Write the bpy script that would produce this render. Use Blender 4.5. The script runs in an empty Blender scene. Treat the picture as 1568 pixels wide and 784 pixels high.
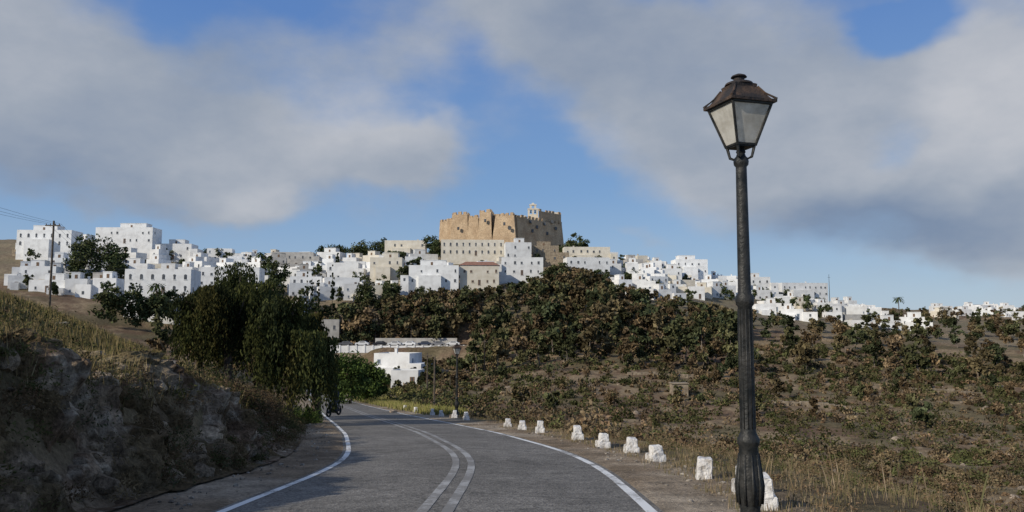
import bpy, bmesh, math, random
import numpy as np
from mathutils import Vector, Matrix
R = np.random.RandomState(7); random.seed(7)
scene = bpy.context.scene
F_ = 1200.0; TH = math.atan(108/1200.0); CT, ST = math.cos(TH), math.sin(TH); CAMZ = 1.6

# ---- site survey: bearing/elevation angles -> world metres at a given distance
def zat(py, d):
    v = (392-py)/F_
    return CAMZ + d*(ST+v*CT)/(CT-v*ST)
def xat(px, d, py=500):
    v = (392-py)/F_
    return d*((px-784)/F_)/(CT-v*ST)

# ---------------- noise
_P = np.random.RandomState(3).rand(4096)
def _h(ix, iy, iz):
    return _P[((ix*374761393 + iy*668265263 + iz*1274126177) ^ ((ix*13+iy*57+iz*91)>>3)) & 4095]
def vnoise(x, y, z=0.0):
    x = np.asarray(x, float); y = np.asarray(y, float); z = np.zeros_like(x)+z
    ix, iy, iz = np.floor(x).astype(np.int64), np.floor(y).astype(np.int64), np.floor(z).astype(np.int64)
    fx, fy, fz = x-ix, y-iy, z-iz
    fx, fy, fz = [f*f*(3-2*f) for f in (fx, fy, fz)]
    def L(a, b, t): return a+(b-a)*t
    return L(L(L(_h(ix,iy,iz),_h(ix+1,iy,iz),fx), L(_h(ix,iy+1,iz),_h(ix+1,iy+1,iz),fx), fy),
             L(L(_h(ix,iy,iz+1),_h(ix+1,iy,iz+1),fx), L(_h(ix,iy+1,iz+1),_h(ix+1,iy+1,iz+1),fx), fy), fz)
def fbm(x, y, z=0.0, o=4):
    s = 0; a = .5; t = 0
    for i in range(o):
        s = s+a*vnoise(np.asarray(x)*2**i+i*17.3, np.asarray(y)*2**i+i*9.1, np.asarray(z)*2**i+i*5.7); t += a; a *= .5
    return s/t
def sst(a, b, x):
    t = np.clip((x-a)/(b-a), 0, 1); return t*t*(3-2*t)

# ---------------- road geometry
YY = np.arange(-40, 320, .25)
def smooth(a, n):
    k = np.hanning(n); k /= k.sum()
    return np.convolve(np.pad(a, n//2, mode='edge'), k, 'valid')[:len(a)]
_cx = np.interp(YY, [-40,0,9,14,17,20,27,35,49,80,120,180,220,320], [-2.6,-1.0,-.9,-.85,-1.0,-1.45,-3.0,-5.1,-8.9,-17,-28,-43,-58,-100])
_rz = np.interp(YY, [-40,0,9,17,27,49,80,120,180,220,320], [1.5,0.0,-.53,-1.22,-2.0,-3.85,-6.4,-9.4,-13.2,-14.5,-16])
_cx = smooth(_cx, 25); _rz = smooth(_rz, 25)
_sl = np.gradient(_cx, .25); _cs = 1/np.sqrt(1+_sl**2)
def rcx(y): return np.interp(y, YY, _cx)
def rz(y): return np.interp(y, YY, _rz)
def rcs(y): return np.interp(y, YY, _cs)
HW = 2.85

# ---------------- far terrain table
ds = [0,20,40,60,100,150,200,250,300,350,400,500,700,1200]
cols = {
 -500:[None]*4+[560,520,480,435,400,378,372,395,440,490],
 0:[None]*4+[560,520,480,432,396,372,366,392,440,490],
 150:[None]*4+[575,540,495,445,405,372,364,390,445,490],
 250:[None]*4+[592,565,515,466,422,394,388,405,450,490],
 450:[None]*4+[602,590,540,480,438,410,404,415,450,492],
 600:[None]*4+[612,598,560,500,438,402,390,405,450,492],
 720:[None]*4+[638,596,555,490,434,396,380,395,445,492],
 850:[None]*4+[645,585,528,478,430,398,382,400,445,492],
 1000:[None]*4+[650,588,535,490,455,425,407,412,450,492],
 1200:[None]*4+[655,596,545,512,488,470,458,452,465,492],
 1400:[None]*4+[660,602,558,528,510,500,493,485,474,484],
 1568:[None]*4+[665,610,566,538,518,508,501,490,470,480],
 2200:[None]*4+[670,615,570,540,520,510,505,495,480,485]}
near = [-5,-6.6,-7.7,-9.0]
pxs = sorted(cols); tab = []
for p in pxs:
    zz = [(near[i] if v is None else float(zat(v, ds[i]))) for i, v in enumerate(cols[p])]
    tab.append(zz)
tab = np.array(tab)
gp = np.arange(-500, 2201, 10.); gd = np.arange(0, 1205, 5.)
G = np.array([np.interp(gd, ds, r) for r in tab])
G = np.array([np.interp(gp, pxs, G[:, j]) for j in range(len(gd))]).T
for k in range(len(gd)): G[:, k] = smooth(G[:, k], 13)
for k in range(len(gp)): G[k] = smooth(G[k], 7)
def FT(x, y):
    d = np.clip(y, 1, 1199.9); px = np.clip(784+F_*x/np.maximum(y, 8), -499, 2199)
    a = (px+500)/10; b = d/5; i = a.astype(int); j = b.astype(int); i = np.minimum(i, len(gp)-2); j = np.minimum(j, len(gd)-2)
    fa, fb = a-i, b-j
    z = G[i,j]*(1-fa)*(1-fb)+G[i+1,j]*fa*(1-fb)+G[i,j+1]*(1-fa)*fb+G[i+1,j+1]*fa*fb
    pb = sst(470, 510, px)*(1-sst(715, 745, px))
    z = z-3.0*pb*sst(185, 215, y)*(1-sst(226.5, 228.5, y))           # ground drops below the terrace wall
    w = pb*sst(226.5, 228.5, y)*(1-sst(246, 262, y))   # car park terrace
    z = z*(1-w)+w*(-4.7)
    far = np.maximum(y-1200, 0)
    return z - far*0.004
def bank(s, y):
    h = np.interp(y, [0,13,19,27,60],[2.0,1.85,1.25,.9,.8])*(1+.12*np.sin(y*.9))
    return h*sst(1.2, 2.9, s)+.08*np.clip(s-2.8, 0, 3)+.42*np.maximum(s-5.0, 0)*(1-.35*sst(15, 60, s))*sst(8, 26, y)
def H(x, y, detail=True):
    x = np.asarray(x, float); y = np.asarray(y, float)
    s = (x-rcx(y))*rcs(y); sr = s-HW; sl = -s-HW; R0 = rz(y)
    f = FT(x, y)
    if detail:
        f = f+(fbm(x*.05, y*.05, 0, 4)-.5)*2.2*sst(10, 60, y)*(1-sst(218,227,y)*(1-sst(247,258,y))*sst(-72,-64,x)*(1-sst(-14,-6,x)))+(fbm(x*.4, y*.4, 3, 3)-.5)*.5
    right = R0+(f-R0)*sst(1.7, 20, sr)
    if detail: right = right+(fbm(x*1.5, y*1.5, 1, 3)-.5)*.14*sst(.1, 1.6, sr)
    b = R0+bank(np.maximum(sl, 0), y)
    if detail: b = b+(fbm(x*.5, y*.5, 2, 4)-.5)*.8*sst(1.7, 6, sl)+(fbm(x*2, y*2, 6, 3)-.5)*.1*sst(.1, 1, sl)
    fl = R0+(f-R0)*sst(2, 22, sl)
    wl = sst(62, 100, y)
    left = b*(1-wl)+fl*wl
    z = np.where(s > 0, right, left)
    wroad = 1-sst(245, 275, y)
    z = z*wroad + f*(1-wroad)
    z = z-.05*(1-sst(HW-.35, HW+.02, np.abs(s)))*wroad
    return z
def H1(x, y): return float(H(np.array([x]), np.array([y]))[0])

# ---------------- materials
def newmat(name):
    m = bpy.data.materials.new(name); m.use_nodes = True
    nt = m.node_tree; nt.nodes.clear()
    out = nt.nodes.new('ShaderNodeOutputMaterial'); b = nt.nodes.new('ShaderNodeBsdfPrincipled')
    nt.links.new(b.outputs[0], out.inputs[0]); b.inputs['Specular IOR Level'].default_value = .25
    return m, nt, b, out
def N(nt, t, **k):
    n = nt.nodes.new(t)
    for a, v in k.items(): setattr(n, a, v)
    return n
def simple(name, c1, c2=None, scale=3., rough=.85, bump=.0, bscale=20., metal=0., detail=6, lo=.35, hi=.65, vary=0.):
    m, nt, b, out = newmat(name); L = nt.links.new
    tc = N(nt, 'ShaderNodeTexCoord'); nz = N(nt, 'ShaderNodeTexNoise'); nz.inputs['Scale'].default_value = scale; nz.inputs['Detail'].default_value = detail
    L(tc.outputs['Object'], nz.inputs['Vector'])
    cr = N(nt, 'ShaderNodeValToRGB'); cr.color_ramp.elements[0].position = lo; cr.color_ramp.elements[1].position = hi
    cr.color_ramp.elements[0].color = (*c1, 1); cr.color_ramp.elements[1].color = (*(c2 or c1), 1)
    L(nz.outputs['Fac'], cr.inputs[0]); src = cr.outputs[0]
    if vary:    # each building weathers differently
        oi = N(nt, 'ShaderNodeObjectInfo'); mr = N(nt, 'ShaderNodeMapRange'); mr.inputs[3].default_value = 1-vary; mr.inputs[4].default_value = 1.
        L(oi.outputs['Random'], mr.inputs[0]); vm = N(nt, 'ShaderNodeVectorMath', operation='SCALE'); L(src, vm.inputs[0]); L(mr.outputs[0], vm.inputs['Scale']); src = vm.outputs[0]
    L(src, b.inputs['Base Color'])
    b.inputs['Roughness'].default_value = rough; b.inputs['Metallic'].default_value = metal
    if bump:
        n2 = N(nt, 'ShaderNodeTexNoise'); n2.inputs['Scale'].default_value = bscale; n2.inputs['Detail'].default_value = 8
        L(tc.outputs['Object'], n2.inputs['Vector'])
        bp = N(nt, 'ShaderNodeBump'); bp.inputs['Strength'].default_value = bump; bp.inputs['Distance'].default_value = .05
        L(n2.outputs['Fac'], bp.inputs['Height']); L(bp.outputs[0], b.inputs['Normal'])
    return m
def vcolmat(name, scales=(2., 14.), rough=.95, bump=.5, bdist=.06, transl=0., amp=(.55, 1.45)):
    m, nt, b, out = newmat(name); L = nt.links.new
    at = N(nt, 'ShaderNodeAttribute', attribute_name='Col'); tc = N(nt, 'ShaderNodeTexCoord')
    prev = at.outputs['Color']; last = None
    for s in scales:
        nz = N(nt, 'ShaderNodeTexNoise'); nz.inputs['Scale'].default_value = s; nz.inputs['Detail'].default_value = 7; nz.inputs['Roughness'].default_value = .65
        L(tc.outputs['Object'], nz.inputs['Vector'])
        mr = N(nt, 'ShaderNodeMapRange'); mr.inputs[1].default_value = .32; mr.inputs[2].default_value = .68
        mr.inputs[3].default_value = amp[0]; mr.inputs[4].default_value = amp[1]; L(nz.outputs['Fac'], mr.inputs[0])
        vm = N(nt, 'ShaderNodeVectorMath', operation='SCALE'); L(prev, vm.inputs[0]); L(mr.outputs[0], vm.inputs['Scale'])
        prev = vm.outputs[0]; last = nz
    if not scales:
        df = N(nt, 'ShaderNodeBsdfDiffuse'); L(prev, df.inputs[0]); L(df.outputs[0], out.inputs[0]); b = df
    else:
        L(prev, b.inputs['Base Color']); b.inputs['Roughness'].default_value = rough; b.inputs['Specular IOR Level'].default_value = .1
    if bump and last:
        bp = N(nt, 'ShaderNodeBump'); bp.inputs['Strength'].default_value = bump; bp.inputs['Distance'].default_value = bdist
        L(last.outputs['Fac'], bp.inputs['Height']); L(bp.outputs[0], b.inputs['Normal'])
    if transl:
        t = N(nt, 'ShaderNodeBsdfTranslucent'); L(prev, t.inputs[0]); mx = N(nt, 'ShaderNodeMixShader'); mx.inputs[0].default_value = transl
        L(b.outputs[0], mx.inputs[1]); L(t.outputs[0], mx.inputs[2]); L(mx.outputs[0], out.inputs[0])
    return m
M_ground = vcolmat('ground_soil', (1.3, 16.), bump=.9, bdist=.08, amp=(.6, 1.4))
M_rock = vcolmat('rock_face', (2.3, 15.), bump=1., bdist=.10, amp=(.45, 1.5))
M_leaf = vcolmat('foliage', (), bump=0, transl=.22)
M_leaf2 = vcolmat('distant_foliage', (), bump=0)
M_bark = simple('bark', (.06,.045,.032), (.14,.11,.085), 8, .95, .6, 25)
M_bark2 = simple('pale_bark', (.13,.105,.08), (.24,.20,.16), 2, .95)
M_white = simple('whitewash', (.62,.61,.59), (.82,.82,.80), .45, .9, .2, 4, lo=.25, hi=.55, vary=.2)
M_cream = simple('cream_plaster', (.60,.545,.44), (.72,.67,.57), .5, .9, .2, 4, vary=.12)
M_grey = simple('grey_render', (.38,.36,.33), (.52,.50,.46), .5, .9, .2, 4, vary=.15)
M_stone = simple('brown_rubble_stone', (.18,.14,.10), (.34,.28,.20), 1.6, .95, .6, 5)
M_win = simple('window_glass_dark', (.06,.065,.07), (.12,.125,.135), 1, .3)
M_blue = simple('painted_shutter', (.16,.20,.26), (.20,.25,.31), 1, .6)
M_brown = simple('brown_shutter', (.14,.09,.055), (.20,.13,.085), 2, .7)
M_tile = simple('terracotta_tiles', (.20,.10,.07), (.32,.17,.12), 2, .9, .5, 8)
M_roof = simple('flat_roof_screed', (.35,.34,.32), (.55,.54,.52), .5, .95)
HM = [M_white, M_roof, M_win, M_blue, M_brown, M_tile]

# ---------------- builders
def mesh_obj(name, V, Fq, mats, mi=None, smooth_=False, col=None, parent=None):
    me = bpy.data.meshes.new(name)
    V = np.asarray(V, np.float32)
    if isinstance(Fq, np.ndarray):
        k = Fq.shape[1]; nf = len(Fq)
        me.vertices.add(len(V)); me.vertices.foreach_set('co', V.ravel())
        me.loops.add(nf*k); me.loops.foreach_set('vertex_index', Fq.astype(np.int32).ravel())
        me.polygons.add(nf); me.polygons.foreach_set('loop_start', np.arange(nf, dtype=np.int32)*k)
        me.update(calc_edges=True)
    else:
        me.from_pydata([tuple(map(float, v)) for v in V], [], [tuple(f) for f in Fq])
    for m in mats: me.materials.append(m)
    if mi is not None: me.polygons.foreach_set('material_index', np.asarray(mi, np.int32))
    me.polygons.foreach_set('use_smooth', np.full(len(me.polygons), smooth_, dtype=bool))
    if col is not None:
        a = me.color_attributes.new('Col', 'FLOAT_COLOR', 'POINT')
        c = np.ones((len(V), 4), np.float32); c[:, :3] = col; a.data.foreach_set('color', c.ravel())
    me.update()
    o = bpy.data.objects.new(name, me); scene.collection.objects.link(o)
    if parent: o.parent = parent
    return o
def empty(name, loc=(0,0,0)):
    e = bpy.data.objects.new(name, None); e.location = loc; scene.collection.objects.link(e); return e

class MB:
    def __init__(s): s.v = []; s.f = []; s.m = []
    def box(s, x0, x1, y0, y1, z0, z1, m=0, tx=0, ty=0):
        n = len(s.v)
        s.v += [(x0,y0,z0),(x1,y0,z0),(x1,y1,z0),(x0,y1,z0),(x0+tx,y0+ty,z1),(x1-tx,y0+ty,z1),(x1-tx,y1-ty,z1),(x0+tx,y1-ty,z1)]
        for q in ((3,2,1,0),(4,5,6,7),(0,1,5,4),(1,2,6,5),(2,3,7,6),(3,0,4,7)):
            s.f.append([n+i for i in q]); s.m.append(m)
    def lathe(s, prof, n=20, cx=0, cy=0, m=0, rot=0):
        b = len(s.v)
        for r, z in prof:
            for i in range(n):
                a = rot+2*math.pi*i/n; s.v.append((cx+r*math.cos(a), cy+r*math.sin(a), z))
        for j in range(len(prof)-1):
            for i in range(n):
                s.f.append([b+j*n+i, b+j*n+(i+1)%n, b+(j+1)*n+(i+1)%n, b+(j+1)*n+i]); s.m.append(m)
        s.f.append([b+i for i in range(n)][::-1]); s.m.append(m)
        s.f.append([b+(len(prof)-1)*n+i for i in range(n)]); s.m.append(m)
    def tube(s, pts, rad, n=7, m=0):
        b = len(s.v); P = [Vector(p) for p in pts]
        for k, p in enumerate(P):
            d = (P[min(k+1, len(P)-1)]-P[max(k-1, 0)]).normalized()
            u = d.orthogonal().normalized() if abs(d.z) < .95 else Vector((1,0,0)); u = (u-d*u.dot(d)).normalized(); w = d.cross(u)
            for i in range(n):
                a = 2*math.pi*i/n; q = p+(u*math.cos(a)+w*math.sin(a))*rad[k]; s.v.append(tuple(q))
        for j in range(len(P)-1):
            for i in range(n):
                s.f.append([b+j*n+i, b+j*n+(i+1)%n, b+(j+1)*n+(i+1)%n, b+(j+1)*n+i]); s.m.append(m)
        s.f.append([b+i for i in range(n)][::-1]); s.m.append(m); s.f.append([b+(len(P)-1)*n+i for i in range(n)]); s.m.append(m)
    def build(s, name, mats, loc=(0,0,0), yaw=0, smooth_=False, parent=None):
        o = mesh_obj(name, s.v, s.f, mats, s.m, smooth_, parent=parent); o.location = loc; o.rotation_euler = (0,0,yaw); return o

# ---------------- GROUND
nr, nc = 620, 560
rows = np.concatenate([np.linspace(-12, 30, 230, endpoint=False), 30*np.exp(np.linspace(0, math.log(5000/30), nr-230))])
b_ = np.linspace(-1, 1, nc); a_ = np.sign(b_)*np.abs(b_)**1.25
X = np.empty((nr, nc)); Yg = np.repeat(rows[:, None], nc, 1)
for i, d in enumerate(rows): X[i] = a_*(22+.85*max(d, 0))+ (rcx(d) if d < 30 else rcx(30)*max(0, 1-(d-30)/60))
Z = H(X, Yg)
s_ = (X-rcx(Yg))*rcs(Yg); sr = s_-HW; sl = -s_-HW
def c3(*a): return np.array(a)
n1 = fbm(X*.06, Yg*.06, 5, 4)[..., None]; n2 = fbm(X*.5, Yg*.5, 8, 4)[..., None]
soil = c3(.15,.10,.064); tan = c3(.26,.195,.12); olive = c3(.115,.098,.052)
C = soil+(tan-soil)*sst(.45, .6, n1*.5+n2*.5)
C = C+(olive-C)*sst(.48, .62, fbm(X*.12, Yg*.12, 21, 4)[..., None])*.75
gr = c3(.20,.155,.075)+(c3(.115,.11,.05)-c3(.20,.155,.075))*sst(.42, .6, n2*.6+n1*.4)
wl = (sst(2.2, 3.5, sl)*(1-sst(95, 120, Yg)))[..., None]; C = C*(1-wl)+gr*wl
wt = sst(245, 275, Yg)[..., None]*(1-sst(420, 480, Yg)[..., None]); C = C*(1-.5*wt)+c3(.22,.19,.13)*.5*wt
gv = (c3(.225,.17,.115)+(c3(.34,.28,.21)-c3(.225,.17,.115))*sst(.35,.65,n2))*(.75+.5*fbm(X*3, Yg*3, 8, 3)[..., None])
wr = ((1-sst(.9, 2.1, np.abs(s_)-HW+(n2[..., 0]-.5)*1.6))*(1-sst(250, 270, Yg)))[..., None]; C = C*(1-wr)+gv*wr
idx = np.arange(nr*nc).reshape(nr, nc)
Q = np.stack([idx[:-1,:-1], idx[:-1,1:], idx[1:,1:], idx[1:,:-1]], -1).reshape(-1, 4)
mesh_obj('ground', np.stack([X, Yg, Z], -1).reshape(-1, 3), Q, [M_ground], None, True, C.reshape(-1, 3))

# ---------------- ROAD
def strip(name, off0, off1, lift, mat, y0=-12, y1=240, dy=.4, nx=2, jag=0.):
    ys = np.arange(y0, y1, dy); A = np.linspace(0, 1, nx)
    o0 = np.full_like(ys, off0); o1 = np.full_like(ys, off1)
    if jag: o0 = o0+(fbm(ys*2, ys*0, 4, 3)-.5)*jag; o1 = o1+(fbm(ys*2, ys*0, 9, 3)-.5)*jag
    off = o0[:, None]*(1-A)+o1[:, None]*A
    x = rcx(ys)[:, None]+off/rcs(ys)[:, None]; Y2 = np.repeat(ys[:, None], nx, 1)
    z = rz(ys)[:, None]+lift-0.012*np.abs(off)+0*x
    ii = np.arange(len(ys)*nx).reshape(-1, nx)
    q = np.stack([ii[:-1,:-1], ii[:-1,1:], ii[1:,1:], ii[1:,:-1]], -1).reshape(-1, 4)
    return mesh_obj(name, np.stack([x, Y2, z], -1).reshape(-1, 3), q, [mat], None, True)
def nz_(nt, tc, sc, det=6, rough=.6, vec=None):
    n = N(nt, 'ShaderNodeTexNoise'); n.inputs['Scale'].default_value = sc; n.inputs['Detail'].default_value = det; n.inputs['Roughness'].default_value = rough
    nt.links.new(vec or tc.outputs['Object'], n.inputs['Vector']); return n
m, nt, b, out = newmat('asphalt'); L = nt.links.new; tc = N(nt, 'ShaderNodeTexCoord')
big = nz_(nt, tc, .35, 5)
cr = N(nt, 'ShaderNodeValToRGB'); cr.color_ramp.elements[0].position = .35; cr.color_ramp.elements[0].color = (.13,.12,.105,1); cr.color_ramp.elements[1].position = .65; cr.color_ramp.elements[1].color = (.19,.177,.157,1)
L(big.outputs[0], cr.inputs[0])
vo = N(nt, 'ShaderNodeTexVoronoi'); vo.inputs['Scale'].default_value = 40; L(tc.outputs['Object'], vo.inputs['Vector'])
mr = N(nt, 'ShaderNodeMapRange'); mr.inputs[1].default_value = .0; mr.inputs[2].default_value = 1.; mr.inputs[3].default_value = .35; mr.inputs[4].default_value = 1.65; L(vo.outputs['Color'], mr.inputs[0])
v1 = N(nt, 'ShaderNodeVectorMath', operation='SCALE'); L(cr.outputs[0], v1.inputs[0]); L(mr.outputs[0], v1.inputs['Scale'])
cw = nz_(nt, tc, 1.2, 5); mxv = N(nt, 'ShaderNodeVectorMath', operation='ADD'); L(tc.outputs['Object'], mxv.inputs[0]); L(cw.outputs['Color'], mxv.inputs[1])
vc = N(nt, 'ShaderNodeTexVoronoi', feature='DISTANCE_TO_EDGE'); vc.inputs['Scale'].default_value = .33; L(mxv.outputs[0], vc.inputs['Vector'])
mc = N(nt, 'ShaderNodeMapRange'); mc.inputs[1].default_value = 0; mc.inputs[2].default_value = .012; mc.inputs[3].default_value = .62; mc.inputs[4].default_value = 1; L(vc.outputs['Distance'], mc.inputs[0])
v2 = N(nt, 'ShaderNodeVectorMath', operation='SCALE'); L(v1.outputs[0], v2.inputs[0]); L(mc.outputs[0], v2.inputs['Scale'])
st1 = nz_(nt, tc, 2.3, 7, .7); ms = N(nt, 'ShaderNodeMapRange'); ms.inputs[1].default_value = .35; ms.inputs[2].default_value = .65; ms.inputs[3].default_value = .76; ms.inputs[4].default_value = 1.22; L(st1.outputs[0], ms.inputs[0])
v3 = N(nt, 'ShaderNodeVectorMath', operation='SCALE'); L(v2.outputs[0], v3.inputs[0]); L(ms.outputs[0], v3.inputs['Scale'])
L(v3.outputs[0], b.inputs['Base Color']); b.inputs['Roughness'].default_value = .85; b.inputs['Specular IOR Level'].default_value = .25
bp = N(nt, 'ShaderNodeBump'); bp.inputs['Strength'].default_value = .6; bp.inputs['Distance'].default_value = .012; L(vo.outputs['Distance'], bp.inputs['Height']); L(bp.outputs[0], b.inputs['Normal'])
M_asph = m
def paint(name, wear, c=(.72,.72,.70)):
    m, nt, b, out = newmat(name); L = nt.links.new; tc = N(nt, 'ShaderNodeTexCoord')
    a = nz_(nt, tc, 14, 8, .75); g = nz_(nt, tc, 1.1, 3)
    ad = N(nt, 'ShaderNodeMath', operation='ADD'); L(a.outputs[0], ad.inputs[0]); L(g.outputs[0], ad.inputs[1])
    r = N(nt, 'ShaderNodeMapRange'); r.inputs[1].default_value = wear-.09; r.inputs[2].default_value = wear+.09; L(ad.outputs[0], r.inputs[0])
    mx = N(nt, 'ShaderNodeMix', data_type='RGBA'); mx.inputs[6].default_value = (.20,.19,.175,1); mx.inputs[7].default_value = (*c, 1)
    L(r.outputs[0], mx.inputs[0]); L(mx.outputs[2], b.inputs['Base Color']); b.inputs['Roughness'].default_value = .7; return m
M_edge = paint('edge_line_paint', .92); M_mid = paint('centre_line_paint', 1.05, (.38,.375,.36))
road = strip('road', -HW, HW, .012, M_asph, nx=9, jag=.35)
for nm, a0, a1, mt in (('left_edge_line', -HW+.22, -HW+.34, M_edge), ('right_edge_line', HW-.36, HW-.22, M_edge), ('centre_line_a', -.23, -.09, M_mid), ('centre_line_b', .07, .21, M_mid)):
    o = strip(nm, a0, a1, .0175, mt, jag=.02, y1=200); o.parent = road

# ---------------- ROCKY BANK (high-res face of road cutting)
ys = np.arange(2, 34, .05); ss = np.linspace(1.0, 5.8, 100)
S, Y2 = np.meshgrid(ss, ys); x = rcx(Y2)-(HW+S)/rcs(Y2)
zb = H(x, Y2)
edge = sst(1.0, 1.6, S)*(1-sst(4.4, 5.8, S))*sst(2, 3, Y2)*(1-.6*sst(15, 22, Y2))*(1-sst(25, 31, Y2))
def ridged(x, y, z, o=4):
    s = 0; a = .5
    for i in range(o): s = s+a*(1-np.abs(2*vnoise(x*2**i+i*3, y*2**i, z*2**i)-1)); a *= .55
    return s
rk = ridged(x*1.1, Y2*.9, zb*1.3)-.5
vcell = fbm(x*1.6+.6*fbm(x*3,Y2*3,1,2), Y2*1.6, zb*2.6, 4)
q7 = vcell*9; stepn = (np.floor(q7)+sst(.75, 1., q7-np.floor(q7)))/9
disp = edge*(rk*.6+(stepn-.5)*1.5)
xb = x+disp*.7; zz = zb+.03+disp*.42+edge*.05
yb = Y2+edge*(fbm(x*2, Y2*2, zb*2+9)-.5)*.6
cn = fbm(xb*1.3, yb*1.3, zz*1.3, 4)[..., None]; cn2 = fbm(xb*5, yb*5, zz*5, 3)[..., None]
Cb = c3(.15,.10,.065)+(c3(.26,.20,.14)-c3(.15,.10,.065))*sst(.42, .58, cn)
Cb = Cb+(c3(.42,.36,.28)-Cb)*sst(.58, .68, cn2)*.7
Cb = Cb+(c3(.11,.08,.04)-Cb)*sst(.44, .56, fbm(xb*.8, yb*.8, zz+4, 4)[..., None])*.85
Cb = Cb+(c3(.20,.155,.075)-Cb)*sst(2.6, 3.6, S+(cn[..., 0]-.5)*3)[..., None]*.7
gg = sst(23, 29, Y2)[..., None]; Cb = Cb*(1-gg)+gg*c3(.15,.115,.065)
ii = np.arange(S.size).reshape(S.shape)
q = np.stack([ii[:-1,:-1], ii[1:,:-1], ii[1:,1:], ii[:-1,1:]], -1).reshape(-1, 4)
mesh_obj('rocky_bank', np.stack([xb, yb, zz], -1).reshape(-1, 3), q, [M_rock], None, False, Cb.reshape(-1, 3))

def ico(sub):
    bm = bmesh.new(); bmesh.ops.create_icosphere(bm, subdivisions=sub, radius=1); a = np.array([v.co[:] for v in bm.verts]); f = np.array([[v.index for v in f.verts] for f in bm.faces]); bm.free(); return a, f
def rocks(name, P, sz, colr, sub=3, mat=M_rock):
    iv, itf = ico(sub); VV = []; FF = []; CC = []; k = 0
    for i in range(len(P)):
        o = R.rand(3)*50
        r = 1+1.1*(fbm(iv[:,0]*1.2+o[0], iv[:,1]*1.2+o[1], iv[:,2]*1.2+o[2], 3)-.5)
        v = iv*r[:, None]*np.array([1+R.rand()*.6, 1, .55+R.rand()*.4])
        for _ in range(5):
            nrm = R.randn(3); nrm /= np.linalg.norm(nrm); dd = v@nrm; lim = .55+.25*R.rand(); v = v-np.maximum(dd-lim, 0)[:, None]*nrm
        a = R.rand()*6.28; c, s = math.cos(a), math.sin(a)
        v = np.stack([v[:,0]*c-v[:,1]*s, v[:,0]*s+v[:,1]*c, v[:,2]], -1)*sz[i]+P[i]
        VV.append(v); FF.append(itf+k); k += len(v); CC.append(np.repeat((colr*(.55+.8*R.rand()))[None], len(v), 0))
    return mesh_obj(name, np.concatenate(VV), np.concatenate(FF), [mat], None, False, np.concatenate(CC))
def by_left(n, y0, y1, s0, s1):
    y = y0+R.rand(n)*(y1-y0); s = s0+R.rand(n)*(s1-s0); x = rcx(y)-(HW+s)/rcs(y); return x, y, H(x, y)
x, y, z = by_left(300, 5, 24, 1.3, 5.0); rocks('bank_rocks', np.stack([x, y, z+.02], -1), .05+.26*R.rand(300)**2.4, c3(.30,.235,.165))
x, y, z = by_left(80, 8, 60, 4, 22); rocks('hillside_rocks', np.stack([x, y, z], -1), .1+.22*R.rand(80)**2, c3(.32,.28,.22))
n = 900; y = 5+R.rand(n)*30; s = HW+.15+R.rand(n)**.9*1.7; x = rcx(y)+s/rcs(y)
sg = R.rand(n) < .4; x = np.where(sg, rcx(y)-(HW+.1+R.rand(n)*1.2)/rcs(y), x)
rocks('gravel', np.stack([x, y, H(x, y)+.005], -1), .01+.04*R.rand(n)**3, c3(.33,.29,.24), 1)
n = 130; px = 600+R.rand(n)*1000; d = 40+R.rand(n)*140; x = (px-784)/F_*d
rocks('valley_rocks', np.stack([x, d, H(x, d)], -1), .15+.5*R.rand(n)**2, c3(.26,.21,.16), 2)

# ---------------- FOLIAGE
class Leaves:
    def __init__(s): s.c = []; s.a = []; s.b = []; s.col = []
    def add(s, c, size, col, asp=.5, up=0.):
        n = len(c); t1 = R.randn(n, 3); t1[:, 2] += up*np.sign(t1[:, 2]+1e-6)*2; t1 /= np.linalg.norm(t1, axis=1)[:, None]+1e-9
        t2 = np.cross(t1, R.randn(n, 3)); t2 /= np.linalg.norm(t2, axis=1)[:, None]+1e-9
        size = np.broadcast_to(size, (n,))*(.6+.8*R.rand(n))
        s.c.append(c); s.a.append(t1*size[:, None]); s.b.append(t2*size[:, None]*asp); s.col.append(np.broadcast_to(col, (n, 3))*(.7+.6*R.rand(n, 1)))
    def build(s, name, parent=None, mat=None):
        c, a, b, k = map(np.concatenate, (s.c, s.a, s.b, s.col)); n = len(c)
        V = np.stack([c+a, c+b+a*.1, c-a, c-b+a*.1], 1).reshape(-1, 3)
        return mesh_obj(name, V, np.arange(n*4).reshape(-1, 4), [mat or M_leaf], None, False, np.repeat(k, 4, 0), parent)
GREENS = [c3(.078,.084,.034), c3(.094,.098,.04), c3(.112,.106,.048), c3(.082,.088,.046)]
BROWNS = [c3(.155,.108,.062), c3(.175,.118,.07), c3(.125,.09,.052), c3(.205,.155,.088), c3(.115,.082,.05)]
def sph(n):
    v = R.randn(n, 3); return v/np.linalg.norm(v, axis=1)[:, None]
def crown(Lv, base, h, rx, z0f, ncl, nl, ls, cols_, cone=0., asp=.5, droop=0., up=0.):
    base = np.array(base, float)
    cz = (z0f+1)/2*h; rz_ = (1-z0f)/2*h
    off = sph(ncl)*(R.rand(ncl, 1)**.45)*np.array([rx, rx, rz_])
    if cone: off[:, :2] *= np.clip(1-cone*(off[:, 2:]/rz_*.5+.5), .08, 1)
    off[:, :2] *= .82
    cc = base+np.array([0,0,cz])+off
    cr_ = rx*(.26+.22*R.rand(ncl))
    if cone: cr_ *= np.clip(1-cone*(off[:,2]/rz_*.5+.5), .25, 1)
    for i in range(ncl):
        p = sph(nl)*(R.rand(nl, 1)**.5)*cr_[i]*np.array([1,1,.75])
        if droop: p[:, 2] -= R.rand(nl)**1.5*droop
        Lv.add(cc[i]+p, ls, cols_[R.randint(len(cols_))]*(.7+.6*R.rand()), asp, up)
    return cc
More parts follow.
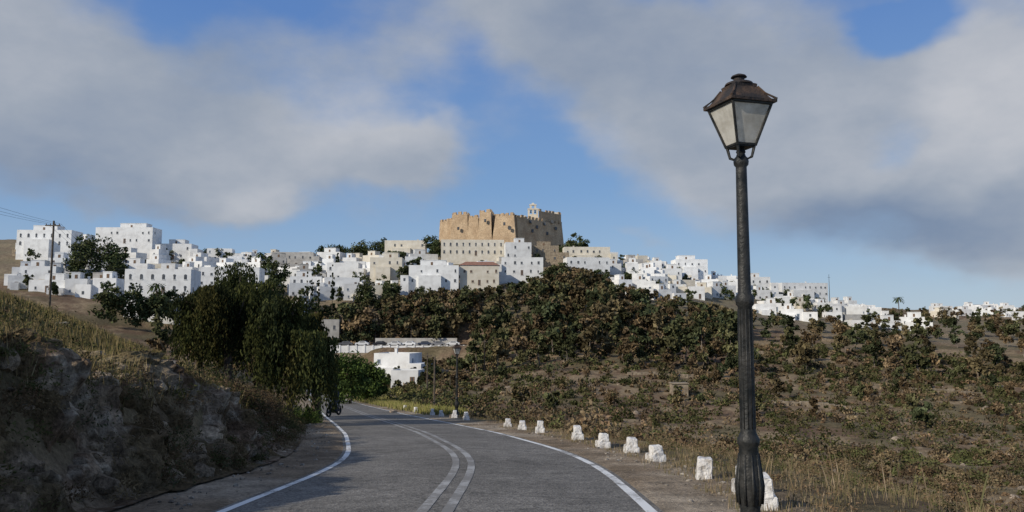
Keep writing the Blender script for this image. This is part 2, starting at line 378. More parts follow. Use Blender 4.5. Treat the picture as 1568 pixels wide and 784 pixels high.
def bush(Lv, base, r, h, n, ls, col, asp=.5):
    p = sph(n)*(R.rand(n, 1)**.4); p[:, 2] = np.abs(p[:, 2])
    k = R.rand(3)*20; w = .65+.7*vnoise(p[:,0]*2+k[0], p[:,1]*2+k[1], p[:,2]*2+k[2])
    p = p*w[:, None]*np.array([r, r, h]); Lv.add(np.array(base)+p, ls, col, asp)

# --- weeping pepper trees beside the road: hanging curtains of fine leaves
def weeping_tree(px, d, pytop, rx, cols_, nst, bottom=.12):
    x = xat(px, d); zb = H1(x, d)-.2; top = zat(pytop, d); h = top-zb
    e = empty('pepper_tree', (x, d, zb)); Lv = Leaves()
    T = MB(); lean = (R.rand()-.5)*.5
    T.tube([(0,0,0), (.1,0,h*.2), (lean,.1,h*.42), (lean*.8,.0,h*.7)], [.30,.23,.17,.08], 9)
    nm_ = max(7, int(nst/30)); lobes = []
    for i in range(nm_):
        a = R.rand()*6.28; rr = rx*math.sqrt(R.rand())*.9; zf = 1-.26*(rr/rx)**1.5-.24*R.rand()
        if i < 2: rr, zf = .25*rx, .97
        c = (lean+rr*math.cos(a), rr*math.sin(a), h*zf-.25); lobes.append((c, rx*(.17+.19*R.rand())))
        s0 = (lean*.7, .05, h*(.3+.25*R.rand())); md = ((s0[0]+c[0])*.5, (s0[1]+c[1])*.5, (s0[2]+c[2])*.5+.35)
        T.tube([s0, md, c], [.09,.055,.02], 5)
    for (c, lr) in lobes:
        tone = cols_[R.randint(len(cols_))]*(.6+.75*R.rand())
        for j in range(int(nst/nm_)):
            a = R.rand()*6.28; rr = lr*math.sqrt(R.rand()); z0 = c[2]+lr*.6*math.sqrt(max(0, 1-(rr/lr)**2))
            L_ = min((.8+2.5*R.rand()**1.4), z0-h*bottom*(.6+R.rand())); L_ = max(L_, .3)
            m_ = int(13+9*L_); t = R.rand(m_)
            ox = c[0]+math.cos(a)*rr*(1+.35*t)+R.randn(m_)*.07; oy = c[1]+math.sin(a)*rr*(1+.35*t)+R.randn(m_)*.07
            Lv.add(np.stack([ox, oy, z0-t*L_], -1), .085, tone*(.65+.7*R.rand()), .38, 1.2)
    Lv.build('foliage', e); T.build('trunk', [M_bark], parent=e, smooth_=True)
HC = [c3(.052,.060,.022), c3(.068,.074,.026), c3(.095,.088,.032), c3(.042,.050,.020), c3(.028,.034,.016)]
weeping_tree(350, 39, 402, 2.4, HC, 1050, .03)
weeping_tree(303, 42, 430, 1.5, HC, 450, .03)
weeping_tree(396, 43, 426, 1.8, HC, 500, .03)
weeping_tree(440, 33, 446, 1.75, HC, 780, .08)
weeping_tree(484, 37, 470, 1.1, HC, 380, .18)
GT = [c3(.07,.105,.03), c3(.088,.125,.035), c3(.055,.082,.028)]
for px, d, pt, rx in ((538,92,541,2.6),(562,98,552,2.2),(518,100,560,1.6),(580,120,562,1.9)):
    x = xat(px, d); zb = H1(x, d); h = zat(pt, d)-zb; e = empty('roadside_tree', (x, d, zb)); Lv = Leaves()
    cc = crown(Lv, (0,0,0), h, rx, .05, 38, 100, .19, GT)
    Lv.build('foliage', e); T = MB(); T.tube([(0,0,-.3),(.1,0,h*.4),(0,0,h*.8)], [.2,.14,.04]); T.build('trunk', [M_bark], parent=e)

# --- hillside tree mass
Lv = Leaves(); TK = MB()
def mass(n, px0, px1, d0, d1, h0, h1, cols_, ncl=12, nl=30, toplim=None, wide=.42, ok=None, z0f=.22):
    k = 0; tries = 0
    while k < n and tries < n*12:
        tries += 1
        px = px0+R.rand()*(px1-px0); d = math.sqrt(d0*d0+R.rand()*(d1*d1-d0*d0)); x = (px-784)/F_*d
        if ok and not ok(px, d): continue
        z = H1(x, d); h = h0+(h1-h0)*R.rand()
        if toplim:
            lim = zat(toplim(px)+R.rand()**2*22-4, d)
            if z+h > lim: h = lim-z
            if h < 1.5: continue
        c_ = cols_[R.randint(len(cols_))]*(.7+.55*R.rand())
        crown(Lv, (x, d, z-.1), h, h*wide*(.65+.6*R.rand()), z0f, ncl, nl, .36*h/7+.12, [c_*.5, c_, c_*1.3, c_*.85], asp=.65)
        if d < 285 and h > 3: TK.tube([(x, d, z-.3), (x+.3*R.randn(), d-.1, z+h*.35), (x+.2*R.randn(), d, z+h*.75)], [.026*h, .018*h, .006*h], 5)
        k += 1
TC = [c3(.086,.09,.042), c3(.105,.10,.048), c3(.135,.108,.056), c3(.066,.074,.036), c3(.155,.112,.066), c3(.12,.096,.052), c3(.056,.066,.033), c3(.14,.10,.055)]
tl = lambda px: np.interp(px, [480,560,640,740,800,850,900,950,1050,1120,1200,1300,1400,1568], [472,458,448,443,430,407,415,434,460,474,480,484,480,474])
nocp = lambda p, d: not (470 < p < 735 and d < 247)
mass(310, 490, 1140, 205, 300, 4, 11, TC, toplim=tl, ok=nocp)
mass(65, 480, 760, 247, 266, 6, 10, TC, toplim=tl, wide=.5)
mass(45, 500, 740, 266, 285, 6, 9, TC, toplim=tl)
mass(65, 780, 930, 270, 325, 4, 9, TC, toplim=tl)
mass(100, 720, 1120, 170, 215, 3, 8, TC)
mass(190, 1100, 1640, 170, 330, 2.5, 7.5, TC, toplim=tl)
mass(120, 1100, 1640, 330, 640, 4, 8.5, TC, toplim=lambda p: tl(p)-6, ncl=9, nl=22)
mass(80, 240, 500, 150, 245, 4, 7, TC, toplim=lambda p: np.interp(p, [240,480,560], [466,470,470]), ok=nocp)
mass(50, 720, 1600, 100, 175, 1.6, 3.8, TC, z0f=.05)
mass(30, 600, 720, 150, 212, 2, 3.5, TC, toplim=lambda p: 548)
Lv.build('hillside_trees', mat=M_leaf2); TK.build('hillside_tree_trunks', [M_bark2])

# --- scrub
Lv = Leaves()
def scrub(n, px0, px1, d0, d1, hmin, hmax, cols_, leaves=70, thr=.42, seed=0):
    px = px0+R.rand(n)*(px1-px0); d = np.sqrt(d0*d0+R.rand(n)*(d1*d1-d0*d0)); x = (px-784)/F_*d
    cl = fbm(x*.08, d*.08, 30+seed, 3); z = H(x, d); s = (x-rcx(d))*rcs(d)
    for i in range(n):
        if cl[i] < thr-R.rand()*.14 or abs(s[i]) < HW+2.3: continue
        h = hmin+(hmax-hmin)*R.rand()**2; r = h*(.6+.5*R.rand())
        bush(Lv, (x[i], d[i], z[i]-.05), r, h, int(leaves*(.6+.6*h/hmax)), max(.045*h+.035, d[i]*.0017), cols_[R.randint(len(cols_))]*(.6+.75*R.rand()), .6)
SC = GREENS[:3]+BROWNS+[c3(.15,.11,.065), c3(.13,.105,.06), c3(.18,.135,.08), c3(.10,.075,.048)]
scrub(1700, 560, 1640, 24, 75, .25, 1.1, SC, 150, .39)
scrub(3300, 620, 1620, 70, 215, .35, 1.5, SC, 52, .41, 5)
scrub(650, 620, 1620, 50, 215, .9, 2.6, [g*.7 for g in GREENS], 85, .45, 9)
scrub(400, 480, 720, 55, 170, .4, 1.5, GREENS+[c3(.14,.13,.05)], 65, .35, 2)
scrub(400, 480, 740, 150, 215, .4, 1.3, SC, 50, .35, 3)
Lv.build('hillside_scrub', mat=M_leaf2)

# --- left bank & hill vegetation
Lv = Leaves()
x, y, z = by_left(360, 5, 38, 2.6, 7)
for i in range(360):
    h = .15+.38*R.rand()**1.5; bush(Lv, (x[i], y[i], z[i]), h*(.8+.5*R.rand()), h, 240, .028, (BROWNS+GREENS[:2])[R.randint(7)]*(.7+.5*R.rand()), .4)
x, y, z = by_left(230, 6, 34, 1.3, 2.8)
for i in range(230):
    h = .12+.3*R.rand(); bush(Lv, (x[i]+.15, y[i], z[i]+.05), h*1.1, h, 140, .025, (BROWNS+GREENS)[R.randint(9)]*.85, .4)
for px, d, r, h in ((395,21,.8,.75),(362,20,.9,.7),(330,22,1.0,.8),(408,25,.8,.8),(300,19,.9,.6),(372,27,1.1,.9),(340,30,1.3,1.0),(290,26,1.2,.9),(255,22,1.0,.7),(418,29,.7,.8)):
    x0 = xat(px, d)
    for k in range(6):
        xx, yy = x0+R.randn()*r*.4, d+R.randn()*r*.5
        bush(Lv, (xx, yy, H1(xx, yy)), r*.6, h*(.6+.4*R.rand()), 650, .038, (BROWNS+GREENS)[R.randint(9)]*.7, .4)
Lv.build('bank_bushes')
Lv = Leaves()
x, y, z = by_left(650, 22, 75, 6, 34)
for i in range(650):
    h = .25+.7*R.rand()**2; bush(Lv, (x[i], y[i], z[i]-.05), h*1.2, h, 80, .06, [c3(.105,.105,.042), c3(.14,.125,.05), c3(.08,.085,.036), c3(.16,.12,.06)][R.randint(4)]*(.65+.5*R.rand()), .4)
Lv.build('hill_shrubs', mat=M_leaf2)
Lv = Leaves()
for px, d, r, h in ((452,34,.5,.7),(470,35,.55,.75),(488,37,.5,.7),(498,40,.5,.6)):
    x0 = xat(px, d)
    for k in range(3):
        xx, yy = x0+R.randn()*.25, d+R.randn()*.3
        s = (xx-rcx(yy))*rcs(yy)
        if s > -HW-.5: xx = rcx(yy)-(HW+.7)/rcs(yy)
        bush(Lv, (xx, yy, H1(xx, yy)), r, h, 450, .05, c3(.075,.11,.032)*(.8+.4*R.rand()), .4)
Lv.build('roadside_shrubs')

# --- grass
def grass(name, x, y, h, cols_, nb=14, w=.012, spread=.12):
    V = []; C_ = []; n = len(x); z = H(x, y)
    for k in range(nb):
        ox = R.randn(n)*spread; oy = R.randn(n)*spread; hh = h*(.5+.7*R.rand(n)); a = R.rand(n)*6.28; lx = np.cos(a)*hh*.35*R.rand(n); ly = np.sin(a)*hh*.35*R.rand(n)
        bx, by = x+ox, y+oy; wx, wy = np.sin(a)*w, np.cos(a)*w
        V.append(np.stack([np.stack([bx-wx, by-wy, z-.02], -1), np.stack([bx+wx, by+wy, z-.02], -1), np.stack([bx+lx*.5+wx*.5, by+ly*.5+wy*.5, z+hh*.6], -1), np.stack([bx+lx, by+ly, z+hh], -1)], 1))
        cc = np.array([cols_[j] for j in R.randint(len(cols_), size=n)])*(.7+.6*R.rand(n, 1)); C_.append(np.repeat(cc[:, None], 4, 1))
    V = np.concatenate(V).reshape(-1, 3); C_ = np.concatenate(C_).reshape(-1, 3)
    return mesh_obj(name, V, np.arange(len(V)).reshape(-1, 4), [M_leaf2], None, False, C_)
DG = [c3(.24,.185,.09), c3(.19,.15,.07), c3(.14,.12,.05), c3(.28,.225,.125), c3(.11,.11,.045)]
BG = [c3(.20,.15,.09), c3(.16,.13,.07), c3(.13,.11,.06), c3(.27,.21,.14), c3(.11,.105,.05)]
x, y, z = by_left(8000, 4, 30, 2.3, 12); grass('dry_bank_grass', x, y, .16+.22*R.rand(8000), DG, 9, .008)
x, y, z = by_left(9000, 26, 85, 5, 38); grass('dry_hill_grass', x, y, .25+.3*R.rand(9000), [c*.9 for c in DG], 10, .025, .3)
n = 1800; y = 5+R.rand(n)*45; s = HW+1.6+R.rand(n)**.8*7; grass('roadside_grass', rcx(y)+s/rcs(y), y, .07+.13*R.rand(n), BG, 12, .005)
n = 34; y = 9+R.rand(n)*5; s = HW+1.7+R.rand(n)*2.2; grass('tall_dry_stalks', rcx(y)+s/rcs(y), y, .3+.35*R.rand(n), BG, 4, .003, .08)
n = 420; y = 8+R.rand(n)*24; s = HW+.75+R.rand(n)*1.2; grass('verge_grass', rcx(y)+s/rcs(y), y, .05+.10*R.rand(n), BG, 12, .005, .07)
n = 1900; y = 50+R.rand(n)*70; s = HW+1.0+R.rand(n)*5; grass('verge_field_grass', rcx(y)+s/rcs(y), y, .25+.3*R.rand(n), [c3(.20,.19,.06), c3(.15,.165,.05), c3(.26,.22,.10)], 12, .03, .35)
Lv = Leaves(); n = 480; yv = 9+R.rand(n)*36; sv = HW+1.9+R.rand(n)*9; xv = rcx(yv)+sv/rcs(yv); zv = H(xv, yv)
for i in range(n):
    h = .12+.45*R.rand()**1.6; bush(Lv, (xv[i], yv[i], zv[i]-.03), h*1.1, h, 160, .022, SC[R.randint(len(SC))]*(.7+.5*R.rand()), .4)
Lv.build('roadside_scrub', mat=M_leaf2)

# ---------------- HOUSES
occ = []
def house(px0, px1, pt, d, wall=None, depth=None, yaw=None, name='white_house', roofmat=None, extras=True, h=None, wcol=None, arched=False, hmax=8.0, wp=.62):
    xc = ((px0+px1)/2-784)/F_*d; w = (px1-px0)/F_*d; depth = depth or (5+R.rand()*4)
    ground = H1(xc, d); base = -5.0
    if h is None:
        top = zat(pt, d); h = top-ground
        if h > hmax: base -= h-hmax; ground = top-hmax; h = hmax
    h = max(h, 2.8); yaw = (R.rand()-.5)*.8 if yaw is None else yaw
    B = MB(); hw = w/2
    B.box(-hw, hw, 0, depth, base, h-.5, 0)
    t_ = .3
    if roofmat is None:
        B.box(-hw, hw, 0, t_, h-.5, h, 0); B.box(-hw, hw, depth-t_, depth, h-.5, h, 0)
        B.box(-hw, -hw+t_, t_, depth-t_, h-.5, h, 0); B.box(hw-t_, hw, t_, depth-t_, h-.5, h, 0)
        B.box(-hw+t_, hw-t_, t_, depth-t_, h-.5, h-.42, 1)
    else:
        n = len(B.v); e = .35
        B.v += [(-hw-e,-e,h-.5),(hw+e,-e,h-.5),(hw+e,depth+e,h-.5),(-hw-e,depth+e,h-.5),(-hw+2,depth/2,h+1.1),(hw-2,depth/2,h+1.1)]
        for f in ([n,n+1,n+5,n+4],[n+1,n+2,n+5],[n+2,n+3,n+4,n+5],[n+3,n,n+4],[n+3,n+2,n+1,n]): B.f.append(f); B.m.append(5)
    fl = max(1, int(round((h-.5)/3.1))); fh = (h-.5)/fl
    wc = wcol if wcol is not None else int(R.choice([2,2,2,3,4]))
    nwin = max(1, int(w/2.7)); sp = w/nwin
    def win(cx, z0, z1, ww, face, m):
        if face == 0:
            B.box(cx-ww/2, cx+ww/2, -.05, .05, z0, z1, m); B.box(cx-ww/2-.12, cx+ww/2+.12, -.14, .03, z0-.12, z0-.002, 0)
            if m != 2: B.box(cx-ww*.16, cx+ww*.16, -.07, -.052, z0+.1, z1-.1, 2)
        else:
            X0 = -hw if face < 0 else hw
            B.box(X0-.05, X0+.05, cx-ww/2, cx+ww/2, z0, z1, m)
    for f in range(fl):
        z0 = f*fh+.95; jz = (R.rand()-.5)*.3
        for i in range(nwin):
            if R.rand() > wp and not arched: continue
            cx = -hw+sp*(i+.5)+(R.rand()-.5)*(.0 if arched else .8)
            if f == 0 and i == nwin//2: win(cx, .05, 2.1, .95, 0, 4 if wc == 2 else wc)
            else: win(cx, z0+jz, z0+jz+.8+.45*R.rand(), .5+.35*R.rand(), 0, wc)
            if arched: B.tube([(cx, -.06, z0+jz+1.1), (cx, .04, z0+jz+1.1)], [.38, .38], 12, 2)
        for i in range(max(1, int(depth/3.5))):
            cy = depth/max(1, int(depth/3.5))*(i+.5)
            for sd in (-1, 1):
                if R.rand() < .4: win(cy, z0, z0+1.1, .7, sd, wc)
    if extras and roofmat is None:
        if R.rand() < .5 and w > 5:
            a = -hw+.5+R.rand()*(w*.35); ww = w*(.3+.25*R.rand()); ww = min(ww, hw-.4-a); B.box(a, a+ww, depth*.35, depth-.4, h-.42, h+2.0, 0); B.box(a+ww*.4, a+ww*.4+.8, depth*.35-.05, depth*.35+.05, h-.3, h+1.4, 4)
            B.box(a-.1, a+ww+.1, depth*.35-.12, depth-.3, h+2.0, h+2.18, 0)
        if R.rand() < .5: c = (R.rand()-.5)*w*.7; B.box(c, c+.6, depth*.6, depth*.6+.6, h-.42, h+.9, 0); B.box(c-.08, c+.68, depth*.6-.08, depth*.6+.68, h+.9, h+1.02, 0)
        if R.rand() < .65:
            sd = 1 if R.rand() < .5 else -1; aw = 2.2+R.rand()*3; ah = h*(.4+.35*R.rand())
            a, b2 = (hw+.003, hw+aw) if sd > 0 else (-hw-aw, -hw-.003); y0 = R.rand()*1.5-1.8
            B.box(a, b2, y0, depth*.7, base, ah, 0)
            B.box((a+b2)/2-.35, (a+b2)/2+.35, y0-.05, y0+.05, ah*.35, ah*.35+1.0, 2)
        if R.rand() < .35: B.box(-hw*.6, hw*.3, -2.2, -.003, base, h*.45, 0)
    mats = list(HM); mats[0] = wall or M_white
    if roofmat: mats[5] = roofmat
    B.build(name, mats, (xc, d, ground), yaw); occ.append((xc, d+depth/2, max(w, depth)*.55))
LM = [(22,104,352,300,M_white,1),(142,230,348,335,M_white,0),(192,290,412,218,M_white,1),(236,290,373,340,M_white,0),(415,478,386,350,M_grey,0),
 (566,615,394,305,M_cream,0),(588,650,368,365,M_cream,0),(626,702,406,285,M_white,0),(768,832,394,300,M_white,0),(675,772,367,338,M_cream,1),
 (774,814,371,330,M_white,0),(816,856,376,335,M_stone,0),(864,935,378,352,M_cream,0),(868,935,394,325,M_white,0),(1196,1270,433,400,M_white,0),(1150,1180,424,385,M_white,0),
 (305,395,409,270,M_white,0),(1035,1085,397,372,M_white,0),(500,548,402,310,M_white,0)]
for a, b2, pt, d, m, ar in LM:
    house(a, b2, pt, d, m, yaw=(R.rand()-.5)*.16+.05, depth=9, arched=bool(ar), name={M_white:'white_house', M_cream:'cream_house', M_grey:'grey_house', M_stone:'stone_house'}[m], extras=(b2-a) < 90, wcol=2, hmax=7.0, wp=.75)
NL = len(occ)
house(704, 764, 404, 288, M_cream, depth=8, yaw=.05, name='tiled_roof_house', roofmat=M_tile, wcol=4, wp=.95)
house(572, 630, 541, 182, M_white, depth=8, yaw=-.25, name='white_house')
house(600, 642, 567, 160, M_white, depth=6, yaw=-.1, name='white_house', extras=False)
house(486, 520, 489, 250, M_grey, depth=8, yaw=.1, name='grey_house', extras=False)
def town(dstart, dend, step, lo, hi, px0, px1, wmin, wmax, skip, hts):
    d = dstart
    while d < dend:
        px = px0+R.rand()*30
        while px < px1:
            w = wmin+R.rand()**1.4*(wmax-wmin); dd = d+(R.rand()-.5)*7; wp = w/dd*F_
            pc = px+wp/2
            if lo(pc) <= dd <= hi(pc) and R.rand() > skip(pc, dd):
                xc = (pc-784)/F_*dd
                if all((xc-o[0])**2+(dd+4-o[1])**2 > (o[2]+w*.45)**2 for o in occ[:NL+1]):
                    r = R.rand(); m, nm = (M_white, 'white_house') if r < .87 else (M_cream, 'cream_house') if r < .94 else (M_grey, 'grey_house') if r < .98 else (M_stone, 'stone_house')
                    house(px, px+wp, 0, dd, m, h=hts[0]+R.rand()**1.3*(hts[1]-hts[0]), name=nm, wp=.45)
            px += wp*(1.0+.4*R.rand())+2
        d += step
lo = lambda p: np.interp(p, [0,150,300,450,640,830,860,1000,1110,1330], [240,228,240,256,284,332,325,288,322,358])
hi = lambda p: np.interp(p, [0,150,300,450,640,830,860,1000,1110,1330], [362,345,366,372,350,352,382,388,400,430])
town(230, 400, 11.5, lo, hi, 10, 860, 5, 13, lambda p, d: .13, (3.0, 6.8))
town(286, 400, 10, lo, hi, 860, 1120, 4.5, 9, lambda p, d: .07, (3.0, 6.6))
town(335, 430, 15, lo, hi, 1120, 1340, 5, 9, lambda p, d: .34, (3.0, 5.2))
town(300, 380, 22, lambda p: 290, lambda p: 400, 1150, 1420, 6, 10, lambda p, d: .72, (3.0, 4.4))
town(480, 700, 50, lambda p: 400, lambda p: 800, 1410, 1620, 8, 14, lambda p, d: .42, (3.4, 6.0))

# town trees
Lv = Leaves()
DK = [c3(.05,.066,.03), c3(.064,.078,.035), c3(.08,.088,.04)]
for px, d, pt, rx in ((120,262,362,5),(140,262,356,7),(165,262,364,6),(182,262,374,4),(425,290,396,4.5),(408,300,387,3),(560,372,370,7),(585,372,366,6),(545,372,376,5),(660,355,357,4.5),(668,350,368,4),(880,372,358,5),(893,372,366,4),(872,372,372,4),
    (210,205,436,5),(235,205,444,5),(170,200,432,5),(500,385,375,6),(520,385,376,5),(960,330,418,3),(610,335,378,4),(620,300,405,3),(250,215,440,4),(340,258,428,4),(380,262,430,5),(430,262,428,4),(560,268,430,5),(600,278,428,4)):
    x = (px-784)/F_*d; z = H1(x, d); h = max(zat(pt, d)-z, 2); crown(Lv, (x, d, z), h, rx, .12, 26, 60, .40, DK, asp=.65)
for k in range(170):
    px = 20+R.rand()*1250; d = lo(px)-8+R.rand()*(hi(px)-lo(px)); x = (px-784)/F_*d; crown(Lv, (x, d, H1(x, d)), 3.2+3.4*R.rand(), 1.5+R.rand()*1.8, .1, 12, 34, .36, DK, asp=.65)
Lv.build('town_trees', mat=M_leaf2)
for px, d, pt in ((470,258,407),(478,259,402),(487,258,405),(509,262,402),(516,330,384)):
    Lv = Leaves(); x = (px-784)/F_*d; z = H1(x, d); h = zat(pt, d)-z; e = empty('cypress_tree', (x, d, z))
    crown(Lv, (0,0,0), h, 1.5, .02, 40, 60, .28, [c3(.035,.05,.024), c3(.05,.062,.028)], cone=.75, asp=.45, up=1)
    Lv.build('foliage', e); T = MB(); T.tube([(0,0,-.5),(0,0,h*.8)], [.2,.05]); T.build('trunk', [M_bark], parent=e)
def palm(px, d, pt):
    x = (px-784)/F_*d; z = H1(x, d); h = zat(pt, d)-z; e = empty('palm_tree', (x, d, z)); T = MB(); T.tube([(0,0,-.5),(.1,0,h*.5),(0,0,h)], [.28,.2,.18], 7); T.build('trunk', [M_bark], parent=e)
    V = []; Fq = []
    for i in range(22):
        a = i*2.4; L_ = 2.6; el = .9-1.3*(i/22)
        pts = [(math.cos(a)*L_*t_*math.cos(el*(1-t_)), math.sin(a)*L_*t_*math.cos(el*(1-t_)), h+L_*(math.sin(el)*t_-.7*t_*t_)) for t_ in (0,.33,.66,1)]
        for k in range(3):
            p, q = pts[k], pts[k+1]; w = .28; sx, sy = -math.sin(a)*w, math.cos(a)*w; n = len(V)
            V += [(p[0]-sx,p[1]-sy,p[2]-.1),(p[0]+sx,p[1]+sy,p[2]-.1),(q[0]+sx*.8,q[1]+sy*.8,q[2]-.1),(q[0]-sx*.8,q[1]-sy*.8,q[2]-.1)]; Fq.append([n,n+1,n+2,n+3])
    mesh_obj('fronds', V, Fq, [M_leaf], None, False, np.repeat(c3(.06,.08,.03)[None], len(V), 0), e)
palm(240, 212, 436); palm(1375, 350, 456); palm(398, 300, 388)

# ---------------- FORTRESS MONASTERY
m, nt, b, out = newmat('fortress_stone'); L = nt.links.new; tc = N(nt, 'ShaderNodeTexCoord')
n0 = nz_(nt, tc, .18, 6); n1_ = nz_(nt, tc, 1.6, 6, .7)
cr = N(nt, 'ShaderNodeValToRGB'); cr.color_ramp.elements[0].position = .3; cr.color_ramp.elements[0].color = (.33,.225,.135,1); cr.color_ramp.elements[1].position = .7; cr.color_ramp.elements[1].color = (.53,.40,.26,1)
L(n0.outputs[0], cr.inputs[0]); mr = N(nt, 'ShaderNodeMapRange'); mr.inputs[1].default_value = .3; mr.inputs[2].default_value = .7; mr.inputs[3].default_value = .6; mr.inputs[4].default_value = 1.25; L(n1_.outputs[0], mr.inputs[0])
v1 = N(nt, 'ShaderNodeVectorMath', operation='SCALE'); L(cr.outputs[0], v1.inputs[0]); L(mr.outputs[0], v1.inputs['Scale']); L(v1.outputs[0], b.inputs['Base Color']); b.inputs['Roughness'].default_value = .95
bp = N(nt, 'ShaderNodeBump'); bp.inputs['Strength'].default_value = .7; bp.inputs['Distance'].default_value = .25; L(n1_.outputs[0], bp.inputs['Height']); L(bp.outputs[0], b.inputs['Normal'])
M_fort = m
fort = empty('fortress_monastery', (0,0,0))
def prism(B, poly, z0, z1, batter, m=0, merlon=None):
    cx = sum(p[0] for p in poly)/len(poly); cy = sum(p[1] for p in poly)/len(poly); n = len(B.v); k = len(poly)
    for x, y in poly:
        l = math.hypot(x-cx, y-cy); B.v.append((x+(x-cx)/l*batter, y+(y-cy)/l*batter, z0))
    for x, y in poly: B.v.append((x, y, z1))
    for i in range(k): B.f.append([n+i, n+(i+1)%k, n+k+(i+1)%k, n+k+i]); B.m.append(m)
    B.f.append([n+k+i for i in range(k)]); B.m.append(m)
    if merlon:
        mw, gap, mh = merlon
        for i in range(k):
            p, q = Vector(poly[i]), Vector(poly[(i+1)%k]); L_ = (q-p).length; cnt = max(1, int(L_/(mw+gap))); d = (q-p)/L_; nn = Vector((d.y, -d.x))*-.6
            for j in range(cnt):
                if R.rand() < .12: continue
                a = p+d*(L_/cnt*(j+.2)); b3 = a+d*(L_/cnt*.62); v = len(B.v); hh = mh*(.6+.5*R.rand())
                c = [a, b3, b3+nn, a+nn]
                B.v += [(o.x, o.y, z1) for o in c]+[(o.x, o.y, z1+hh) for o in c]
                for qd in ((0,1,5,4),(1,2,6,5),(2,3,7,6),(3,0,4,7),(4,5,6,7)): B.f.append([v+u for u in qd]); B.m.append(m)
def FX(px, d): return ((px-784)/F_*d*.985, d)
W = MB()
T1 = zat(334, 375)
main = [FX(684,388), FX(712,380), FX(752,377), FX(792,371), FX(862,399), FX(862,430), FX(690,425)]
prism(W, main, 30, T1, 2.4, merlon=(1.6,1.1,1.5))
prism(W, [FX(671,398), FX(690,388), FX(705,392), FX(705,420), FX(676,420)], 30, zat(338,392), 1.5, merlon=(1.6,1.1,1.2))
prism(W, [FX(690,381), FX(714,377.5), FX(720,388), FX(694,390)], 30, zat(329,380), 2.2, merlon=(1.4,1.0,1.4))
prism(W, [FX(716,377), FX(731,374), FX(733,386), FX(718,386)], 30, zat(334,378), 1.8, merlon=(1.2,.9,1.2))
prism(W, [FX(733,374), FX(751,371), FX(756,386), FX(735,386)], 30, zat(326,375), 3.0, merlon=(1.4,1.0,1.4))
prism(W, [FX(758,371), FX(787,367), FX(792,384), FX(760,384)], 30, zat(331,370), 4.6, merlon=(1.4,1.0,1.4))
prism(W, [FX(794,371.5), FX(806,376), FX(806,384), FX(794,384)], 30, zat(335,372), 1.0, merlon=(1.4,1.0,1.2))
prism(W, [FX(826,386), FX(861,400), FX(861,414), FX(826,414)], 40, zat(328,398), .0, merlon=(1.4,1.0,1.2))
prism(W, [FX(735,392), FX(775,392), FX(775,410), FX(735,410)], 40, zat(329,395), 0)
for px, py, d in ((700,352,376.9),(725,345,376.0),(742,340,370),(772,345,365.0),(780,352,365)):
    x, y = FX(px, d); z = zat(py, d); W.box(x-.5, x+.5, y-.6, y+.6, z, z+1.4, 1)
for px, py in ((812,342),(822,350),(834,345),(846,342),(852,352),(815,356),(838,360)):
    f = (px-792)/70.; x = main[3][0]+(main[4][0]-main[3][0])*f; y = main[3][1]+(main[4][1]-main[3][1])*f-1.2; z = zat(py, y); W.box(x-.5, x+.5, y-.6, y+1.2, z, z+1.5, 1)
W.build('fortress_walls', [M_fort, M_win], parent=fort)
Wt = MB()
for a, b2, pt, d in ((838,858,325,406),(700,730,331,402),(790,806,330,392)):
    x0, x1 = FX(a, d)[0], FX(b2, d)[0]; Wt.box(x0, x1, d, d+6, 45, zat(pt, d), 0)
Wt.build('rooftop_cells', [M_cream], parent=fort)
bx, by = FX(817, 392); zt = zat(328, 392); Bt = MB()
Bt.box(bx-2.6, bx+2.6, by, by+3, zt-8, zt, 0)
for xx in (-2.6, -.45, 1.7): Bt.box(bx+xx, bx+xx+.9, by, by+3, zt, zt+2.3, 0)
Bt.box(bx-2.75, bx+2.75, by-.1, by+3.1, zt+2.3, zt+3.0, 0)
for xx in (-1.6, .7): Bt.box(bx+xx, bx+xx+.9, by+.5, by+2.5, zt+3.0, zt+4.6, 0)
Bt.box(bx-1.8, bx+1.8, by+.4, by+2.6, zt+4.6, zt+5.2, 0); Bt.box(bx-.9, bx+.9, by+.6, by+2.4, zt+5.2, zt+6.0, 0, .6, .6)
for xx in (-1.1, 1.1): Bt.lathe([(.45,zt+.9),(.38,zt+1.2),(.25,zt+1.7),(.1,zt+1.9)], 10, bx+xx, by+1.5, 1)
Bt.build('bell_tower', [M_cream, M_win], parent=fort)

# ---------------- car park, walls, cars
CP = MB(); z = -4.7
xw = xat(494,229)
while xw < xat(722,229):
    CP.box(xw, xw+.5, 229.0, 229.55, z-1.3, z+.95, 0); CP.box(xw+.503, xw+2.4, 229.15, 229.45, z-1.3, z+.75, 0); xw += 2.403
CP.box(xat(494,229), xat(722,229), 229.56, 230.0, -9, z-.05, 1)
CP.build('parapet_wall', [M_white, M_grey])
RW = MB(); RW.box(xat(494,229), xat(722,229), 228.5, 228.95, -14, z-1.32, 0); RW.build('retaining_wall', [M_stone])
PK = MB(); PK.box(xat(494,229), xat(715,229), 230.05, 245, -6.5, z+.55, 0); PK.build('car_park', [M_asph])
RW = MB(); RW.box(xat(575,246), xat(700,246), 246, 246.8, -6, -2.0, 0); RW.build('retaining_wall', [M_grey])
RW = MB()
for i in range(6):
    a = xat(728,215)+i*2.0; RW.box(a, a+.6, 214, 215.5, -12, zat(543,214), 0); RW.box(a+.603, a+1.997, 214.8, 215.5, -12, zat(546,214), 1)
    RW.box(a+.603, a+1.997, 214.05, 214.79, zat(547,214), zat(543,214), 0)
RW.build('arcaded_stone_wall', [M_stone, M_win])
TW = MB()
